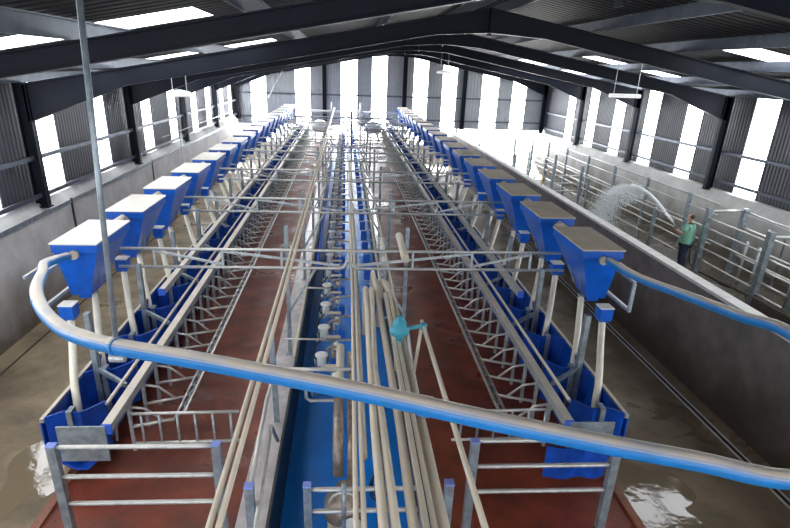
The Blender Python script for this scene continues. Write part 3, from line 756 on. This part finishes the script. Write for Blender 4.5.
# cross gates and clutter farther along
for k, (y, xa, xb) in enumerate(((25.5,9.4,10.7),(29.0,8.6,10.7),(33.0,7.6,10.7),(36.5,7.2,10.7))):
    t = thing('cross_gate', 'galvanised gate across the far passage, %s beyond the water spray' % nth(k+1), 'gate', (0,y,0), 0, 'gates across the far passage')
    for z in (.3,.6,.95,1.3): MB().tube([(xa,0,z),(xb,0,z)], .028, 6).build('rail', M_galv, t)
    for x in (xa, xb): MB().box((x-.06,-.06,0),(x+.06,.06,1.75)).build('post', M_galvd, t)
t = thing('rail_bracket', 'small clamp bracket with valve on the dividing wall', 'bracket', (6.98,17.6,1.6))
MB().box((-.05,-.10,0),(.10,.10,.22),.01).build('body', M_galv, t); MB().tube([(.02,-.2,.18),(.02,.2,.18)], .03, 8).build('handle', M_cap, t)
tag(MB().tube([(6.72,19.2,1.99),(6.72,19.2,2.4)], .02, 6).build('marker_peg', M_yel), 'thin yellow peg on top of the dividing wall', 'peg')
for k, y in enumerate((21.5, 24.0)):
    t = thing('wall_box', ['flat dark box on top of the dividing wall, nearer one','flat dark box on top of the dividing wall, farther one'][k], 'box', (7.3,y+2,.0))
    MB().box((-.1,-.5,.0),(.2,.5,1.3),.01).build('body', M_galvd, t); MB().box((-.13,-.53,1.3),(.23,.53,1.34)).build('lid', M_galv, t)

# ------------------------------------------------------------------ person with hose
def skin_obj(name, verts, edges, m, parent, sub=2):
    me = bpy.data.meshes.new(name); me.from_pydata([v[:3] for v in verts], edges, []); me.update()
    o = bpy.data.objects.new(name, me); COL.objects.link(o); o.parent = parent
    md = o.modifiers.new('skin', 'SKIN'); md.use_smooth_shade = True
    sv = me.skin_vertices[0].data if me.skin_vertices else None
    if sv is None:
        bpy.context.view_layer.objects.active = o
        me.attributes  # ensure data
    for i, v in enumerate(verts):
        r = v[3]; rr = (r, r) if not isinstance(r, tuple) else r
        me.skin_vertices[0].data[i].radius = rr
        me.skin_vertices[0].data[i].use_root = (i == 0)
    ss = o.modifiers.new('sub', 'SUBSURF'); ss.levels = sub; ss.render_levels = sub
    me.materials.append(m)
    return o
# local frame: person faces -Y local after rotation; build facing +Y (away from camera)
per = thing('person', 'person in mint green T-shirt and navy trousers, back turned, aiming a hose', 'person', (10.42,16.2,0), math.radians(40))
V = [(0,0,.93,(.12,.09)),(0,.0,1.06,(.135,.10)),(0,.01,1.22,(.155,.11)),(0,.0,1.38,(.15,.10)),(0,0,1.47,(.075,.065)),(0,.015,1.54,.055),
     (0,.03,1.61,(.075,.085)),(0,.03,1.69,(.078,.095)),(0,.02,1.75,(.05,.06)),
     (-.17,0,1.41,.062),(-.25,.06,1.17,.047),(-.16,.25,1.22,.038),(-.12,.31,1.24,.03),
     (.17,0,1.41,.062),(.26,.03,1.15,.047),(.06,.19,1.10,.038),(.0,.24,1.12,.03),
     (-.10,0,.85,.10),(-.12,.02,.50,.068),(-.13,-.02,.12,.048),(-.13,.10,.05,.045),
     (.10,0,.85,.10),(.14,.06,.50,.068),(.15,.0,.12,.048),(.16,.12,.05,.045)]
E_ = [(0,1),(1,2),(2,3),(3,4),(4,5),(5,6),(6,7),(7,8),(3,9),(9,10),(10,11),(11,12),(3,13),(13,14),(14,15),(15,16),(0,17),(17,18),(18,19),(19,20),(0,21),(21,22),(22,23),(23,24)]
def mk_skin(name, verts, edges, m, sub=2):
    me = bpy.data.meshes.new(name); me.from_pydata([v[:3] for v in verts], edges, []); me.update()
    bm = bmesh.new(); bm.from_mesh(me)
    lay = bm.verts.layers.skin.verify()
    for i, v in enumerate(bm.verts):
        r = verts[i][3]; v[lay].radius = r if isinstance(r, tuple) else (r, r); v[lay].use_root = (i == 0)
    bm.to_mesh(me); bm.free()
    o = bpy.data.objects.new(name, me); COL.objects.link(o); o.parent = per
    md = o.modifiers.new('skin', 'SKIN'); md.use_smooth_shade = True
    ss = o.modifiers.new('sub', 'SUBSURF'); ss.levels = sub; ss.render_levels = sub
    me.materials.append(m); return o
mk_skin('body', V, E_, M_skin)
mk_skin('shirt', [(0,0,.80,(.23,.17)),(0,0,.92,(.255,.185)),(0,0,1.04,(.24,.175)),(0,.01,1.22,(.255,.175)),(0,0,1.37,(.235,.15)),(0,0,1.44,(.10,.09)),
                  (-.18,0,1.41,.10),(-.265,.04,1.22,.085),(.18,0,1.41,.10),(.27,.02,1.22,.085)],
        [(0,1),(1,2),(2,3),(3,4),(4,5),(4,6),(6,7),(4,8),(8,9)], M_shirt)
mk_skin('trousers', [(0,0,1.0,(.21,.16)),(-.10,0,.83,.14),(-.12,.02,.50,.095),(-.13,-.02,.16,.082),(.10,0,.83,.14),(.14,.06,.50,.095),(.15,0,.16,.082)],
        [(0,1),(1,2),(2,3),(0,4),(4,5),(5,6)], M_trous)
for sx, ly in ((-.13,-.02),(.155,0)):
    mk_skin('boot', [(sx,ly,.26,.075),(sx,ly,.10,.07),(sx,ly+.07,.055,.055),(sx,ly+.17,.045,.05)], [(0,1),(1,2),(2,3)], M_boot)
mk_skin('hair', [(0,.0,1.60,(.07,.06)),(0,.0,1.68,(.088,.095)),(0,.015,1.745,(.07,.08))], [(0,1),(1,2)], M_hair)
for hx, hy, hz, sg in ((-.11,.33,1.24,-1),(-.0,.26,1.12,1)):
    for q in range(4):
        MB().tube([(hx-.0,hy-.02+.018*q,hz+.02),(hx+.035,hy+.0+.018*q,hz+.035),(hx+.05,hy+.0+.018*q,hz+.0),(hx+.02,hy+.0+.018*q,hz-.03)], [.011,.010,.009,.007], 6).build('finger', M_skin, per)
    MB().tube([(hx-.02,hy-.02,hz+.01),(hx-.01,hy+.02,hz+.045),(hx+.02,hy+.05,hz+.05)], [.013,.012,.009], 6).build('thumb', M_skin, per)
for q in (-1,1):
    MB().lathe((.082*q,.03,1.63), [(.01,0),(.018,.02),(.014,.05),(.006,.06)], 8).build('ear', M_skin, per)
MB().tube([(0,.115,1.66),(0,.135,1.625),(0,.115,1.615)], [.012,.016,.012], 6).build('nose', M_skin, per)
R = Matrix.Translation((10.42,16.2,0)) @ Matrix.Rotation(math.radians(40),4,'Z')
def W(p): return R @ Vector(p)
hp = [W(p) for p in ((-.14,.46,1.46),(-.10,.33,1.26),(.01,.26,1.13),(.30,.12,1.0),(.38,-.02,.8),(.36,-.1,.3),(.4,-.3,.03),(-.2,-1.2,.03),(-.9,-2.2,.03))]
ho = thing('water_hose', 'dark wash hose with nozzle held by the person in green', 'hose')
MB().tube(smooth_path(hp[1:], 6), .02, 8).build('hose', M_black, ho)
MB().tube([hp[1], hp[0]], [.03,.018], 10).build('nozzle', M_galvd, ho)

# water jet and spray
M_water = bpy.data.materials.new('water_spray'); M_water.use_nodes = True
nt = M_water.node_tree; b = nt.nodes['Principled BSDF']
b.inputs['Base Color'].default_value = (.9,.93,.95,1); b.inputs['Roughness'].default_value = .3
b.inputs['Alpha'].default_value = .62
st = hp[0]
jet = smooth_path([st,(10.08,17.1,1.60),(10.1,17.8,1.82),(10.1,18.6,1.96),(10.1,19.55,1.98),(10.1,20.65,1.65),(10.1,21.35,1.2),(10.1,21.6,.6),(10.1,21.65,.0)], 2)
random.seed(3)
jm = MB()
jm.tube(jet[:9], [.018+.007*k for k in range(9)], 8)
tag(jm.build('water_jet', M_water), 'white arc of water leaving the hose nozzle', 'water jet')
sp = MB()
def drop(c, r):
    vs = [sp.bm.verts.new(c+Vector(d)*r) for d in ((1,0,0),(-1,0,0),(0,1,0),(0,-1,0),(0,0,1.5),(0,0,-1.5))]
    for f in ((0,2,4),(2,1,4),(1,3,4),(3,0,4),(2,0,5),(1,2,5),(3,1,5),(0,3,5)): sp.bm.faces.new([vs[i] for i in f])
for k in range(19000):
    u_ = random.random()**.55*1.15
    i = min(u_, .999)*16; a = int(i)
    base = jet[a].lerp(jet[min(a+1,16)], i-a)
    sprd = .05 + .62*max(0, u_-.3)
    fall = random.random()**2.2*min(1,max(0,u_-.35)*2.2)*base.z
    c = base + Vector((random.gauss(0,.5*sprd), random.gauss(0,.9*sprd), random.gauss(0,.16*sprd)-fall))
    if c.z < .02: continue
    drop(c, random.uniform(.006,.015))
tag(sp.build('water_spray', M_water), 'cloud of white water droplets falling in the right passage', 'water spray', kind='stuff')

# ------------------------------------------------------------------ light
w = bpy.data.worlds.new('World'); scene.world = w; w.use_nodes = True
bg = w.node_tree.nodes['Background']; bg.inputs[0].default_value = (.90,.95,1,1); bg.inputs[1].default_value = 9
sun = bpy.data.lights.new('sun', 'SUN'); sun.energy = 18; sun.angle = .02; sun.color = (1,.96,.9)
so = bpy.data.objects.new('sun', sun); COL.objects.link(so)
so.rotation_euler = Vector((-.25,-1,-.30)).to_track_quat('-Z','Y').to_euler()

# ------------------------------------------------------------------ camera
F, PPX, PPY = 566.95, 382.10, 306.69
cam = bpy.data.cameras.new('camera'); co = bpy.data.objects.new('camera', cam); COL.objects.link(co)
cam.sensor_fit = 'HORIZONTAL'; cam.sensor_width = 36; cam.lens = F*36/790
cam.shift_x = (395-PPX)/790; cam.shift_y = (PPY-264)/790
Rm = Matrix(((0.99783045,-0.00501422,-0.06564493),(-0.05858243,0.38735956,-0.92006558),(0.03004161,0.92191509,0.38622542)))
co.matrix_world = Matrix.Translation((0,0,5.5)) @ Rm.to_4x4()
cam.clip_end = 300; cam.clip_start = .05
scene.camera = co
scene.view_settings.view_transform = 'Standard'; scene.view_settings.look = 'None'
scene.view_settings.gamma = 1; scene.view_settings.use_curve_mapping = False
scene.view_settings.exposure = 0.55
